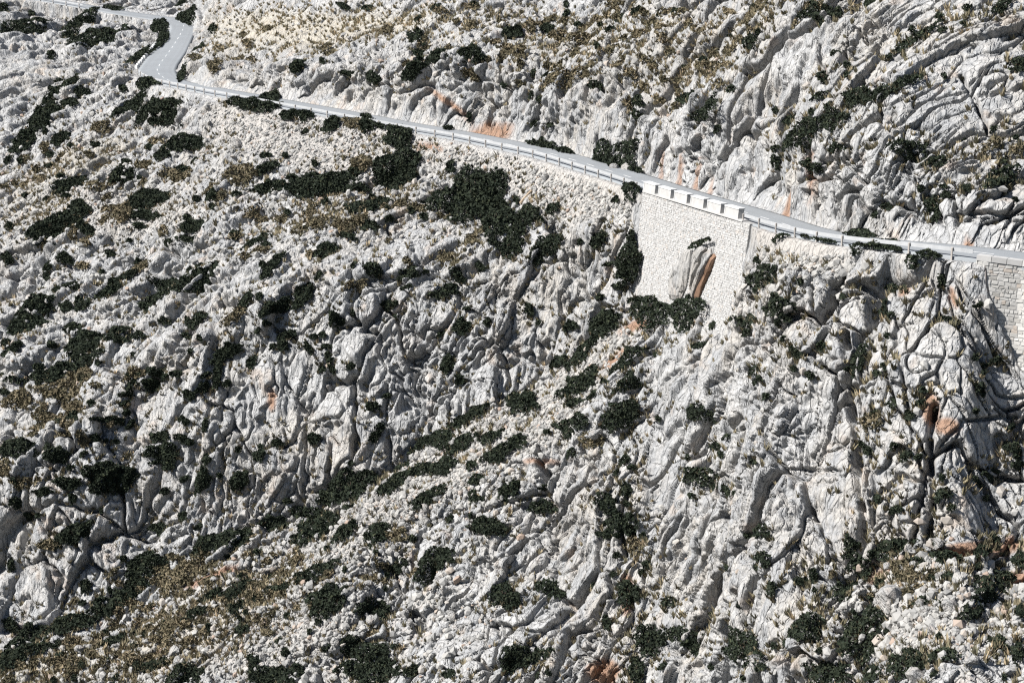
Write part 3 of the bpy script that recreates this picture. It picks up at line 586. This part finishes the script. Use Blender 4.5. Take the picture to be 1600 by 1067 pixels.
# ------------------------------------------------------------------ shrubs, plus dark clumps put in for shaded holes and clefts (x, y, length, breadth, slant, olive?)
S_TXT = """119,28,60,20,25;35,35,76,12,12;157,50,96,22,14;248,38,32,16,0;253,56,30,12,50;218,82,45,13,35;111,127,32,15,20;78,150,50,13,35;129,143,24,11,15;232,135,34,15,5;205,163,58,20,30;248,172,64,26,25;68,178,48,28,35;30,214,46,24,25;109,162,26,14,15;91,211,34,12,25;400,165,78,18,-4;286,222,58,18,20;175,9,26,9,-8;293,18,30,20,40;278,262,30,16,20;256,243,26,14,20;3,7,16,14,20;306,68,20,10,60;284,108,24,10,70;157,197,30,15,20,o;238,218,20,14,0,o
423,150,30,22,30;453,180,28,10,10;478,182,25,11,0;519,195,28,18,25;574,192,24,28,0;552,194,30,18,0,o;612,203,16,14,0,o;594,199,14,12,0,o;625,213,42,28,10;617,254,70,40,25;562,254,40,20,20,o;648,111,38,18,45;683,86,32,16,25;650,59,26,15,-10;736,86,36,24,0;701,196,14,9,0;466,104,26,14,40;539,110,20,8,0;582,118,26,14,-20;653,81,16,10,0;602,46,20,14,0,o;423,265,30,10,20;795,46,20,14,0;537,9,14,6,0;575,10,12,6,0;509,71,24,14,0,o
876,127,60,22,10,o;846,216,42,16,-12;881,227,28,16,-10;942,229,30,22,0;975,234,46,28,30;992,257,24,14,-20;1066,144,38,11,0;1083,153,16,14,0;1101,167,50,18,35;1182,76,22,20,20;987,170,16,14,0;851,33,16,14,0;808,43,16,12,0;997,23,14,12,0;1119,101,12,9,0;1203,248,14,20,0;901,58,34,22,0,o;810,83,24,20,0,o;992,152,18,14,0;1096,94,32,10,20,o;1149,147,14,10,0;934,138,22,9,0
1286,23,22,15,0;1271,36,34,8,25;1362,11,18,10,30;1311,25,20,10,25;1435,66,84,12,33;1564,23,32,15,20;1587,109,26,24,20;1347,164,46,26,15;1410,149,78,14,28;1377,167,50,12,20;1258,207,86,28,25;1306,192,52,22,10;1415,228,56,22,5;1453,238,40,16,5;1309,231,28,10,10;1257,256,18,26,0;1276,261,14,14,0;1575,258,46,26,20;1549,215,46,14,25,o;1225,175,22,9,10;1285,156,26,6,35;1506,49,8,8,0;1334,119,16,14,20;1290,128,14,20,0;1592,222,20,16,0,o
106,283,52,15,20;192,277,36,20,20;162,290,44,14,20,o;273,268,44,20,10,o;380,276,46,26,20,o;230,310,64,24,15;192,328,44,24,10,o;228,334,40,12,0;126,326,28,22,20;78,354,72,30,25;122,349,36,18,-15;337,311,24,13,15;304,353,42,12,5;292,369,28,7,0;362,359,16,9,0;390,377,30,15,25;96,397,19,11,15;68,409,18,10,30;63,419,12,9,0;98,432,20,9,10;78,440,14,7,0;166,442,48,24,28;218,414,28,13,20,o;202,427,26,8,20;245,433,36,20,0;228,460,44,22,15;298,437,84,22,30;48,462,42,28,15;117,463,30,24,10;88,463,20,14,0;28,493,58,28,15;101,500,26,10,15;124,518,64,26,5;180,513,36,26,-10;212,523,24,12,0;303,495,36,13,35;367,495,40,16,25,o;388,475,34,14,45;3,394,14,14,0;253,499,16,9,20;164,387,14,8,0;260,375,18,7,10
506,281,116,30,12;425,292,50,14,10;415,268,30,10,25;575,313,72,22,12;489,353,56,24,15,o;557,346,40,14,20,o;577,351,26,12,10;733,296,112,64,20;762,318,66,40,-20;778,345,58,40,50;794,386,30,24,40;612,266,52,16,10;410,369,26,15,0;511,394,36,16,22;546,371,24,9,-15;430,422,50,12,48;476,458,38,22,45;430,482,50,16,35;640,422,46,12,22;587,427,24,14,0;557,447,32,12,20,o;689,452,38,18,40;696,396,28,15,0,o;529,498,20,24,0;506,523,10,8,0;605,475,18,14,0;747,411,14,9,0;716,508,24,22,60;754,500,14,9,80;451,523,22,14,30;709,419,16,14,0,o;742,371,32,20,30,o
987,304,30,26,35;823,338,42,30,30;808,362,26,22,0;866,326,22,12,15;853,384,58,26,45;938,374,26,20,40;808,379,26,14,20;988,369,18,10,80;983,409,62,32,65;1018,482,52,46,20;1073,478,70,38,50;942,503,62,34,28;1097,379,30,8,22;1193,432,60,28,20;1159,498,40,14,0;1182,405,12,9,0;990,469,18,7,10;823,480,14,18,0;883,505,18,14,0;1200,483,12,12,0;967,447,18,10,0;1106,503,14,8,60
1345,361,44,24,-8;1364,390,66,20,18;1397,394,20,10,0;1450,406,42,16,-10;1425,414,20,14,0;1387,442,32,16,0;1467,434,12,14,0;1286,386,34,8,0;1257,376,12,7,0;1223,481,50,34,-10;1221,384,30,5,18;1448,310,24,22,-50;1453,338,12,12,0;1468,299,13,11,0;1380,318,16,8,10;1564,275,46,12,15;1509,292,12,7,0;1316,462,12,10,0,o;1476,497,30,8,-10;1580,526,10,10,0;1372,480,20,14,0
124,535,56,22,10;18,543,34,13,20;185,533,30,10,10;85,570,130,28,15;98,598,78,36,20,o;25,621,44,26,10,o;48,563,16,11,0;63,644,28,15,0,o;113,655,50,14,25;180,657,32,10,-5;109,673,28,26,0,o;243,578,24,16,10;231,598,20,18,0;213,583,30,16,0,o;276,583,14,9,0;296,615,16,14,0;203,611,10,18,0,o;35,707,58,28,12;15,733,36,22,0,o;95,712,30,22,25;258,704,34,28,10;255,680,26,14,10;283,682,20,10,0;177,745,76,44,0;112,755,40,17,-5;45,753,44,17,10,o;76,769,28,11,5;311,748,40,24,60;321,717,16,14,70;369,748,36,22,55;321,664,20,12,80;337,575,56,13,75;354,545,50,15,15;369,700,8,8,0;137,689,16,20,0,o;154,687,12,11,0;25,783,16,14,0;119,778,12,14,0;290,658,9,8,0;393,565,20,14,60;314,601,16,9,70;260,727,14,14,0
446,540,18,16,-40;485,544,20,9,-50;514,554,9,9,0;526,578,9,9,0;505,577,8,8,0;698,567,32,16,75;714,591,12,14,0;585,635,22,12,0;731,649,66,16,28;686,682,46,20,10;648,692,48,14,30;721,692,48,20,30;782,707,56,18,30;767,684,40,14,25;620,722,30,14,15;691,727,52,20,15;617,753,62,18,35;658,732,40,16,15;668,775,60,16,30;541,752,90,34,20;503,770,32,18,0;476,793,60,18,5;539,790,24,9,10;741,775,18,18,0;746,750,26,13,20;792,770,24,16,50;409,712,20,18,0;435,691,16,12,0;491,684,16,17,0;587,679,24,12,45;739,727,16,12,30;795,616,20,9,40
868,563,28,15,30;902,558,42,22,45;921,536,36,12,35;987,568,60,13,38;907,597,72,22,35;818,628,44,32,10;990,606,40,16,30;928,624,28,12,5;896,627,26,10,25;898,662,56,26,10;972,650,60,30,25;927,685,40,20,10,o;1090,643,30,24,0;1174,576,30,18,-5;1086,536,28,8,15;1086,743,56,28,-20;1123,764,20,10,-50;947,786,30,30,0;975,717,18,12,20;1106,693,22,9,0;1119,707,14,9,-20;838,786,30,20,10;810,690,26,20,30;805,765,14,20,0;894,707,20,14,0,o;1190,722,9,5,0;987,551,14,14,0,o;977,763,20,14,75
1342,560,54,18,80;1382,573,13,13,0;1393,630,12,18,0;1362,657,36,20,10,o;1352,702,16,10,-50;1419,710,22,10,0;1425,649,14,14,0;1445,613,10,8,0;1554,564,22,11,10;1535,571,20,6,5;1519,606,12,14,0;1541,745,40,22,20;1584,705,20,24,0;1585,724,18,12,0;1476,773,22,18,20;1271,586,14,10,-50;1283,540,18,12,40;1248,550,26,9,-40;1372,778,12,12,0;1408,798,16,8,0
116,835,62,24,28;78,850,34,15,5,o;228,881,58,30,15;177,939,70,28,32;109,974,78,26,20;38,990,72,26,18;20,1030,60,34,18;60,1012,60,20,20;266,903,64,40,20,o;316,848,50,22,25;355,842,62,32,20;300,880,50,24,25,o;380,832,30,24,0;210,915,40,20,30;132,913,16,20,0;6,969,16,18,0;6,880,14,18,0;372,921,52,18,35;329,934,40,12,30;311,961,40,14,20;266,984,54,34,20,o;175,997,40,14,20;101,1030,36,14,15,o;40,1042,36,14,15,o;240,1037,50,14,20;283,1050,46,26,30;374,951,34,14,35;380,984,22,14,30;397,1045,14,40,0;35,802,11,10,0;240,825,12,20,0;273,805,16,14,0
483,817,72,40,40;423,812,30,22,10;539,830,48,16,30;587,830,42,26,30;620,832,28,24,20,o;494,896,66,20,30;438,921,34,14,15;514,939,58,38,25;673,875,68,28,42;618,875,36,14,20;577,946,44,28,15;762,820,52,28,-5;780,926,42,34,-40;577,1025,80,64,10;541,997,36,18,35;428,1053,52,28,0;466,1047,26,18,0;795,1030,36,18,85;643,1050,22,14,0;577,897,24,12,0,o;709,1055,24,14,0;450,1020,10,14,0
967,812,42,34,0;848,913,34,24,-30;975,921,38,38,0;982,845,40,26,-30,o;1007,880,14,10,0;1012,997,40,42,0;1055,989,48,24,0;1078,1007,26,16,85;1159,1012,58,56,-20;1101,957,15,12,0;944,968,12,20,0;815,1025,40,28,20;858,1020,36,16,0;848,1040,22,16,0,o;995,1045,22,40,0;1038,939,18,14,0,o;1160,944,9,9,0;1126,884,8,8,0;803,931,8,24,0;1192,870,12,12,0;1185,830,14,20,0
1309,918,30,26,60;1342,878,32,28,0;1395,853,76,20,15;1326,850,16,30,0;1344,979,84,58,65;1261,979,50,36,35;1283,1040,70,30,0;1357,1047,32,30,0;1418,1040,70,38,5;1473,1040,40,20,0;1526,929,44,36,70;1511,959,32,24,45;1564,906,38,24,0;1592,875,20,24,0;1521,868,20,17,0;1552,844,10,9,0;1591,974,16,24,0;1582,1045,22,34,0;1547,1020,44,24,-25;1473,873,38,12,0;1433,880,32,12,0;1415,903,24,14,0,o;1377,908,24,10,25;1272,894,12,18,0;1242,901,13,11,0;1204,873,12,24,0;1208,918,14,20,0;1483,908,20,12,0;1443,944,34,12,0;1476,949,22,10,0;1357,921,14,9,0;1564,954,22,14,20,o"""
SH = []
for e in S_TXT.replace('\n', ';').split(';'):
    v = e.split(','); SH.append((*map(float, v[:5]), len(v) > 5))
SH.sort(key=lambda e: -e[2] * e[3])
def leaf_cloud(x, y, w, h, ang, r, dens=52, hk=.42):
    sc_ = float(SCL(x, y)); area = math.pi / 4 * w * h / sc_ ** 2
    n = int(np.clip(area * dens + 60, 70, 6500))
    Hm = hk * min(w, h) / sc_ + .20
    th_ = r.uniform(0, 2 * math.pi, n); k1, k2 = r.integers(2, 5), r.integers(5, 9); f1_, f2_ = r.uniform(0, 6.28, 2)
    edge = 1 + .16 * np.sin(k1 * th_ + f1_) + .12 * np.sin(k2 * th_ + f2_) + r.normal(0, .05, n)
    rr = np.sqrt(r.uniform(0, 1, n)); a = rr * edge * np.cos(th_); b_ = rr * edge * np.sin(th_)
    lump = .72 + .38 * np.sin(3.1 * a * max(1, w / 30) + f1_) * np.sin(2.7 * b_ * max(1, h / 20) + f2_)
    ht = Hm * np.sqrt(np.clip(1.05 - rr ** 2, .03, 1)) * lump * r.uniform(.25, 1, n) ** .5
    c, s_ = math.cos(R(ang)), math.sin(R(ang))
    px = x + (a * w / 2) * c - (b_ * h / 2) * s_ * -1 * -1; py = y - (a * w / 2) * s_ - (b_ * h / 2) * c + .30 * Hm * sc_
    nrm = TN(x, y); base = TS(px, py) + nrm * .18 + np.array([-.02, -.28, .08]); up = nrm * .55 + np.array([0, 0, .75]); up /= np.linalg.norm(up)
    if 1085 < x < 1110 and y < 385: base = base - ray(x, y) * 4.4                    # the shrub crowning the rock ribs
    elif 1000 < x < 1130 and 440 < y < 500: base = base - ray(x, y) * 1.5
    elif 970 < x < 1000 and 380 < y < 440: base = base - ray(x, y) * .8
    Pl = base + up * ht[:, None]
    sz = r.uniform(.07, .165, n) * np.clip(14 / sc_, .8, 1.3)
    u = r.normal(size=(n, 3)); u /= np.linalg.norm(u, axis=1)[:, None]; v = np.cross(u, r.normal(size=(n, 3))); v /= np.linalg.norm(v, axis=1)[:, None]
    V = np.stack([Pl - u * sz[:, None] * 1.7, Pl + u * sz[:, None] * .9 + v * sz[:, None] * 1.2, Pl + u * sz[:, None] * .9 - v * sz[:, None] * 1.2], 1)
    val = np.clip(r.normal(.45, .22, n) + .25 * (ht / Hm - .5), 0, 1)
    return V, val, (base[int(np.argmin(rr))]), Hm, nrm
stem_me = bpy.data.meshes.new('stem')
def stem_mesh(me):
    V, Fq = [], []
    for (tx, ty, tz) in ((.35, .1, 1), (-.3, .25, .9), (0, -.35, .85), (.05, .05, 1.1)):
        b0 = len(V)
        for k, (t, rad) in enumerate(((-.3, .07), (.5, .045), (1, .015))):
            for q in range(5): V.append((tx * max(t, 0) + rad * math.cos(q * 1.2566), ty * max(t, 0) + rad * math.sin(q * 1.2566), tz * t))
        for k in range(2):
            for q in range(5): Fq.append((b0 + 5 * k + q, b0 + 5 * k + (q + 1) % 5, b0 + 5 * k + 5 + (q + 1) % 5, b0 + 5 * k + 5 + q))
    me.from_pydata(V, [], Fq); me.materials.append(M_stem); me.update()
stem_mesh(stem_me)
def region(x, y):
    ry = np.interp(x, nx_, ny_) if x > 300 else 130
    if x < 320 and y < 128: return 'around the hairpin bend'
    if y < ry - 8: return 'above the road on the left' if x < 720 else ('above the road in the middle' if x < 1120 else 'on ledges above the road at right')
    if x < 340 and y < 400: return 'on the left slope below the bend'
    if 340 <= x < 1000 and y < ry + 60: return 'on scree just below the long guardrail'
    if 340 <= x < 880 and y < 400: return 'on the slope under the scree'
    if 900 < x < 1135 and y < 525: return 'around the tall retaining wall'
    if x >= 1135 and y < 520: return 'on the ridge below the right guardrail'
    if x < 420 and y < 560: return 'on ledges at middle left'
    if x < 300 and y < 800: return 'above the lower left cliff'
    if x < 420 and y >= 800: return 'in the lower left gully'
    gl_ = np.interp(x, [300, 450, 600, 800, 1000], [870, 800, 720, 610, 500])
    if x < 1000 and y < gl_ - 8: return 'on the fluted cliff'
    if x < 1010 and y < gl_ + 130: return 'in the diagonal gully'
    if x >= 1270 and y >= 830: return 'in the lower right hollow'
    if x >= 1200: return 'on the right hand cliff'
    if x >= 880: return 'on the central buttress'
    return 'on the lower middle rocks'
ORD = ['leftmost'] + [w + '-from-left' for w in 'second third fourth fifth sixth seventh eighth ninth tenth eleventh twelfth thirteenth fourteenth fifteenth sixteenth seventeenth eighteenth nineteenth twentieth'.split()] + ['twenty-%s-from-left' % w for w in 'first second third fourth fifth sixth seventh eighth ninth'.split()]
def desc(e):
    x, y, w, h, a, ol = e; A = w * h
    return (('big' if A > 1500 else 'medium' if A > 560 else 'small'), ('upright' if abs(a) > 55 and w > 1.3 * h or h > 1.3 * w and abs(a) < 20 else 'slanting' if w > 2.2 * h else 'oval' if w > 1.4 * h else 'round'), 'olive brown' if ol else 'dark green', region(x, y))
NTH = 300
cls = {}
for k, e in enumerate(SH[:NTH]): cls.setdefault(desc(e), []).append(k)
LAB = {}
for d_, ks_ in cls.items():
    ks_.sort(key=lambda k: SH[k][0])
    for q, k in enumerate(ks_): LAB[k] = f'{d_[0]} {d_[1]} {d_[2]} shrub {d_[3]}' if len(ks_) == 1 else f'{ORD[q]} {d_[0]} {d_[1]} {d_[2]} shrub {d_[3]}'  # clumps standing in for shaded holes and clefts get the shrub wording too
quad = np.arange(4)
small_V, small_v = [], []
for k, e in enumerate(SH):
    r = np.random.default_rng(1000 + k); x, y, w, h, a, ol = e
    V, val, base, Hm, nrm = leaf_cloud(x, y, w * 1.06, h * 1.06, a, r, 185 if not ol else 95, .30 if not ol else .26)
    if k >= NTH:
        small_V.append(V); small_v.append(np.repeat(val, 3)); continue
    root = bpy.data.objects.new('shrub', None); col.objects.link(root); root.location = tuple(base); tag(root, LAB[k], 'shrub', 'shrubs on the hillside')
    me = mesh_np('foliage', V.reshape(-1, 3) - base, np.arange(len(V) * 3).reshape(-1, 3)); attr(me, 'v', np.repeat(val, 3))
    link('foliage', me, M_olive if ol else M_leaf, root)
    o = link('stem', stem_me, None, root); o.scale = (Hm, Hm, Hm * .8); o.rotation_euler = (0, 0, r.uniform(0, 6.28))
# many more tiny shrubs nobody could count
def scatter(n, dens, r, x0=-120, x1=1720, y0=-90, y1=1160):
    xs, ys = [], []
    while len(xs) < n:
        x = r.uniform(x0, x1, 4 * n); y = r.uniform(y0, y1, 4 * n); k = r.uniform(0, 1, 4 * n) < dens(x, y)
        xs.extend(x[k]); ys.extend(y[k])
    return np.array(xs[:n]), np.array(ys[:n])
def road_clear(x, y): 
    q = T(x, y); return near_road(q)[0] > 1.0
vegm = cmask()
for x, y, w, h, a, ol in SH: m_ell(vegm, x, y, w * .9 + 14, h * .9 + 12, a, .8)
for e in ((900,60,320,70,0,.5),(520,330,200,60,10,.7),(180,330,180,90,20,.7),(120,640,150,90,20,.7),(260,960,300,90,20,.9),(480,900,120,80,30,.7),(150,450,180,80,20,.45),(1400,900,180,70,0,.6),(700,740,150,60,30,.6),(1150,60,200,50,20,.45),(100,200,150,70,20,.5)): m_ell(vegm, e[0], e[1], e[2], e[3], e[4], e[5])
vegm = np.maximum(blur(vegm, 2, 2), .05)
rt = np.random.default_rng(55)
xs, ys = scatter(560, lambda x, y: mval(vegm, x, y) * (1 - .8 * np.clip(mval(m_wall, x, y) * 2, 0, 1)), rt); ok = road_clear(xs, ys)
for x, y in zip(xs[ok], ys[ok]):
    V, val, *_r = leaf_cloud(x, y, rt.uniform(6, 17), rt.uniform(5, 9), rt.uniform(0, 40), rt, 140); small_V.append(V); small_v.append(np.repeat(val, 3))
V = np.concatenate(small_V); me = mesh_np('small_shrubs', V.reshape(-1, 3), np.arange(len(V) * 3).reshape(-1, 3)); attr(me, 'v', np.concatenate(small_v))
tag(link('low_scrub', me, M_leaf), 'tiny dark shrubs dotted over the whole mountainside', 'scrub', kind='stuff')
# dry heath mats
hm = cmask()
for e in ((260,950,260,80,24,1),(110,1030,160,40,15,1),(430,900,110,60,35,.8),(520,340,190,45,10,.7),(190,320,150,50,15,.7),(900,60,260,60,5,.7),(1080,90,140,60,15,.6),(380,80,90,25,15,.6),(90,620,120,60,20,.8),(1390,900,90,45,10,.8),(700,380,90,40,20,.5),(1230,40,150,35,25,.5),(560,900,110,70,30,.5),(80,240,120,40,20,.6)): m_ell(hm, *e[:5], e[5])
hm = np.clip(blur(hm, 3, 3) * (1 - m_wall), 0, 1); rh_ = np.random.default_rng(44); HV, Hv = [], []
xs, ys = scatter(430, lambda x, y: mval(hm, x, y), rh_); ok = road_clear(xs, ys)
for x, y in zip(xs[ok], ys[ok]):
    V, val, *_r = leaf_cloud(x, y, rh_.uniform(9, 26), rh_.uniform(6, 12), rh_.uniform(0, 40), rh_, 70, .26); HV.append(V); Hv.append(np.repeat(np.clip(val * rh_.uniform(.6, 1.5), 0, 1), 3))
V = np.concatenate(HV); me = mesh_np('heath', V.reshape(-1, 3), np.arange(len(V) * 3).reshape(-1, 3)); attr(me, 'v', np.concatenate(Hv))
tag(link('heath', me, M_olive), 'low olive brown heath matted between the rocks', 'heath', kind='stuff')
# ------------------------------------------------------------------ dry grass tufts
rg = np.random.default_rng(66)
gm = np.maximum(m_grass * 1.0, .22 * vegm); gm = np.clip(gm * (1 - m_wall), 0, 1)
xs, ys = scatter(15000, lambda x, y: mval(gm, x, y), rg); ok = road_clear(xs, ys); xs, ys = xs[ok], ys[ok]
n = len(xs); B = 10; base = TS(xs, ys); up = TN(xs, ys) * .4 + np.array([0, 0, .8])
hgt = rg.uniform(.32, .78, n); val = np.clip(rg.normal(.46, .24, n) + .2 * (mval(m_grass, xs, ys) - .5), 0, 1)
th_ = rg.uniform(0, 6.28, (n, B)); ln = rg.uniform(.15, .9, (n, B))
tip = base[:, None] + (up[:, None] + np.stack([np.cos(th_) * ln, np.sin(th_) * ln, 0 * ln], -1)) * (hgt[:, None] * rg.uniform(.6, 1.1, (n, B)))[..., None]
bs = base[:, None] + np.stack([np.cos(th_), np.sin(th_), 0 * th_], -1) * .12; sd = np.stack([-np.sin(th_), np.cos(th_), 0 * th_], -1) * .12
V = np.stack([bs - sd, bs + sd, tip], 2).reshape(-1, 3)
me = mesh_np('dry_grass', V, np.arange(len(V)).reshape(-1, 3)); attr(me, 'v', np.repeat(np.clip(np.repeat(val, B) + rg.normal(0, .12, n * B), 0, 1), 3))
tag(link('dry_grass', me, M_grass), 'straw coloured grass tufts growing between the rocks', 'grass', kind='stuff')
# ------------------------------------------------------------------ loose stones
def ico():
    t = (1 + 5 ** .5) / 2
    V = np.array([(-1, t, 0), (1, t, 0), (-1, -t, 0), (1, -t, 0), (0, -1, t), (0, 1, t), (0, -1, -t), (0, 1, -t), (t, 0, -1), (t, 0, 1), (-t, 0, -1), (-t, 0, 1)], float); V /= np.linalg.norm(V[0])
    Fq = np.array([(0, 11, 5), (0, 5, 1), (0, 1, 7), (0, 7, 10), (0, 10, 11), (1, 5, 9), (5, 11, 4), (11, 10, 2), (10, 7, 6), (7, 1, 8), (3, 9, 4), (3, 4, 2), (3, 2, 6), (3, 6, 8), (3, 8, 9), (4, 9, 5), (2, 4, 11), (6, 2, 10), (8, 6, 7), (9, 8, 1)])
    return V, Fq
IV, IF = ico()
def rotm(r, n):
    q = r.normal(size=(n, 4)); q /= np.linalg.norm(q, axis=1)[:, None]; w, x, y, z = q.T
    return np.stack([1 - 2 * (y * y + z * z), 2 * (x * y - z * w), 2 * (x * z + y * w), 2 * (x * y + z * w), 1 - 2 * (x * x + z * z), 2 * (y * z - x * w), 2 * (x * z - y * w), 2 * (y * z + x * w), 1 - 2 * (x * x + y * y)], 1).reshape(-1, 3, 3)
def stones(n, dens, r, lo, hi, name, label):
    xs, ys = scatter(n, dens, r); ok = road_clear(xs, ys); xs, ys = xs[ok], ys[ok]; n = len(xs)
    sz = lo * (hi / lo) ** (r.uniform(0, 1, n) ** 1.9)
    V = IV[None] * (1 + r.uniform(-.28, .22, (n, 12, 1))) * r.uniform(.62, 1.25, (n, 1, 3)) * sz[:, None, None]
    V = np.einsum('nij,nkj->nki', rotm(r, n), V) + (T(xs, ys) + TN(xs, ys) * (sz * .25)[:, None])[:, None]
    me = mesh_np(name, V.reshape(-1, 3), (IF[None] + 12 * np.arange(n)[:, None, None]).reshape(-1, 3)); attr(me, 'v', np.repeat(np.clip(r.normal(.5, .24, n), 0, 1), 12))
    tag(link(name, me, M_stone), label, 'stones', kind='stuff')
rs = np.random.default_rng(88)
stones(13000, lambda x, y: np.clip(mval(m_scree, x, y) * 1.15 - .8 * mval(m_soil, x, y), 0, 1), rs, .10, .36, 'scree', 'loose pale stones covering the scree slopes')
rub = cmask()
for e in ((140,220,200,100,20,1),(200,300,260,120,15,.9),(520,330,240,80,10,.9),(120,520,150,120,20,.6),(700,760,200,70,30,1),(480,900,200,100,30,1),(300,1000,300,70,20,.9),(1450,960,170,90,0,.9),(650,60,400,60,0,.5),(1250,430,120,40,0,.6),(620,960,200,100,20,.6),(900,60,300,70,0,.5),(150,140,200,60,20,.6)): m_ell(rub, e[0], e[1], e[2], e[3], e[4], e[5])
rub = np.clip(blur(rub, 4, 4) * (1 - m_wall), 0, 1)
stones(10000, lambda x, y: np.clip(mval(rub, x, y) - .8 * mval(m_soil, x, y), .02, 1), rs, .14, .52, 'rubble', 'pale broken stones strewn between shrubs and ledges')
# single boulders
protos = []
import bmesh
for k in range(10):
    r = np.random.default_rng(300 + k); bm = bmesh.new(); bmesh.ops.create_icosphere(bm, subdivisions=2, radius=1)
    V = np.array([v.co[:] for v in bm.verts]); 
    for _ in range(9):
        nv = r.normal(size=3); nv /= np.linalg.norm(nv); dd = r.uniform(.55, .85); pr = V @ nv; V -= np.maximum(pr - dd, 0)[:, None] * nv * .95
    V *= r.uniform(.75, 1.2, 3); V *= (1 + .05 * r.normal(size=(len(V), 1)))
    for v, c in zip(bm.verts, V): v.co = c
    me = bpy.data.meshes.new('boulder'); bm.to_mesh(me); bm.free(); me.materials.append(M_boulder); protos.append(me)
BO = [(619,223,.75,'white boulder standing inside the shrub below the guardrail'),(700,962,1.0,'bright white boulder beside the big olive shrub at bottom middle'),(1100,270,.8,None),(960,262,1.0,'rounded boulder in the ditch behind the road'),(985,250,1.3,'big rounded boulder at the cliff foot above the road'),(638,757,1.0,None),(640,750,.8,None),(745,775,1.0,None),(937,680,1.1,'pale upright boulder between shrubs in the diagonal gully'),(1390,885,.9,None),(1398,940,2.0,'grey pyramid-shaped boulder in the lower right hollow'),(1487,957,1.1,None),(1470,860,.8,None),(1525,958,1.2,None),(1500,1050,1.1,None),(485,972,1.0,'rounded pale boulder on the grassy lower slope'),(270,946,1.0,None),(285,990,1.0,None),(240,955,.8,None),(58,1028,.8,None),(27,1037,.8,None),(577,967,1.2,'white boulder below the dark shrub at bottom middle'),(470,940,.9,None),(1375,1047,1.0,None)]
BP = [(1440,1066,1.5,'bright white rock at the bottom edge, left of the pair'),(1492,1070,1.7,'bright white rock at the bottom edge, right of the pair')]
def boulder(x, y, s_, lab, cat_g, r):
    o = link('boulder', protos[int(r.integers(10))]); p = T(x, y) + TN(x, y) * s_ * .25; o.location = tuple(p)
    o.scale = tuple(s_ * r.uniform(.7, 1.1, 3)); o.rotation_euler = tuple(r.uniform(0, 6.28, 3)); tag(o, lab, 'boulder', cat_g); return o
rb = np.random.default_rng(99)
xs, ys = scatter(250, lambda x, y: np.clip(mval(rub, x, y) + .3 * mval(m_scree, x, y), 0, 1), rb, 5, 1595, 60, 1060); ok = road_clear(xs, ys)
BL = [(x, y, s_ * .62, lab) for x, y, s_, lab in BO + BP] + [(x, y, .36 * 2.3 ** (rb.uniform() ** 1.5), None) for x, y in zip(xs[ok], ys[ok])]
cls = {}
for k, (x, y, s_, lab) in enumerate(BL):
    if not lab: cls.setdefault(('small' if s_ < .42 else 'medium' if s_ < .55 else 'large', region(x, y)), []).append(k)
BLAB = {}
for (z_, g_), ks_ in cls.items():
    ks_.sort(key=lambda k: BL[k][0])
    for q, k in enumerate(ks_): BLAB[k] = f'{z_} loose pale boulder {g_}' if len(ks_) == 1 else f'{ORD[min(q, len(ORD) - 1)]} {z_} loose pale boulder {g_}'
for k, (x, y, s_, lab) in enumerate(BL): boulder(x, y, s_, lab or BLAB[k], 'loose boulders', rb)
# weathered log on the scree
a_, b_ = T(811, 314), T(832, 298); n_ = TN(820, 306); a_ = a_ + n_ * .15; b_ = b_ + n_ * .15; ax = b_ - a_; L_ = np.linalg.norm(ax); ax /= L_; e1 = np.cross(ax, n_); e1 /= np.linalg.norm(e1); e2 = np.cross(e1, ax)
V = []
for k in range(7):
    t = k / 6; rad = .17 - .06 * t + .015 * math.sin(9 * t)
    for q in range(8): V.append(a_ + ax * L_ * t + (e1 * math.cos(q * .785) + e2 * math.sin(q * .785)) * rad + e2 * .05 * math.sin(3 * t) - a_)
Fq = [(8 * k + q, 8 * k + (q + 1) % 8, 8 * k + 8 + (q + 1) % 8, 8 * k + 8 + q) for k in range(6) for q in range(8)] + [tuple(range(8))[::-1], tuple(range(48, 56))]
me = bpy.data.meshes.new('log'); me.from_pydata([tuple(v) for v in V], [], Fq); me.update()
tag(link('log', me, M_wood, None, tuple(a_)), 'weathered wooden log lying on the scree above a dark shrub', 'log')
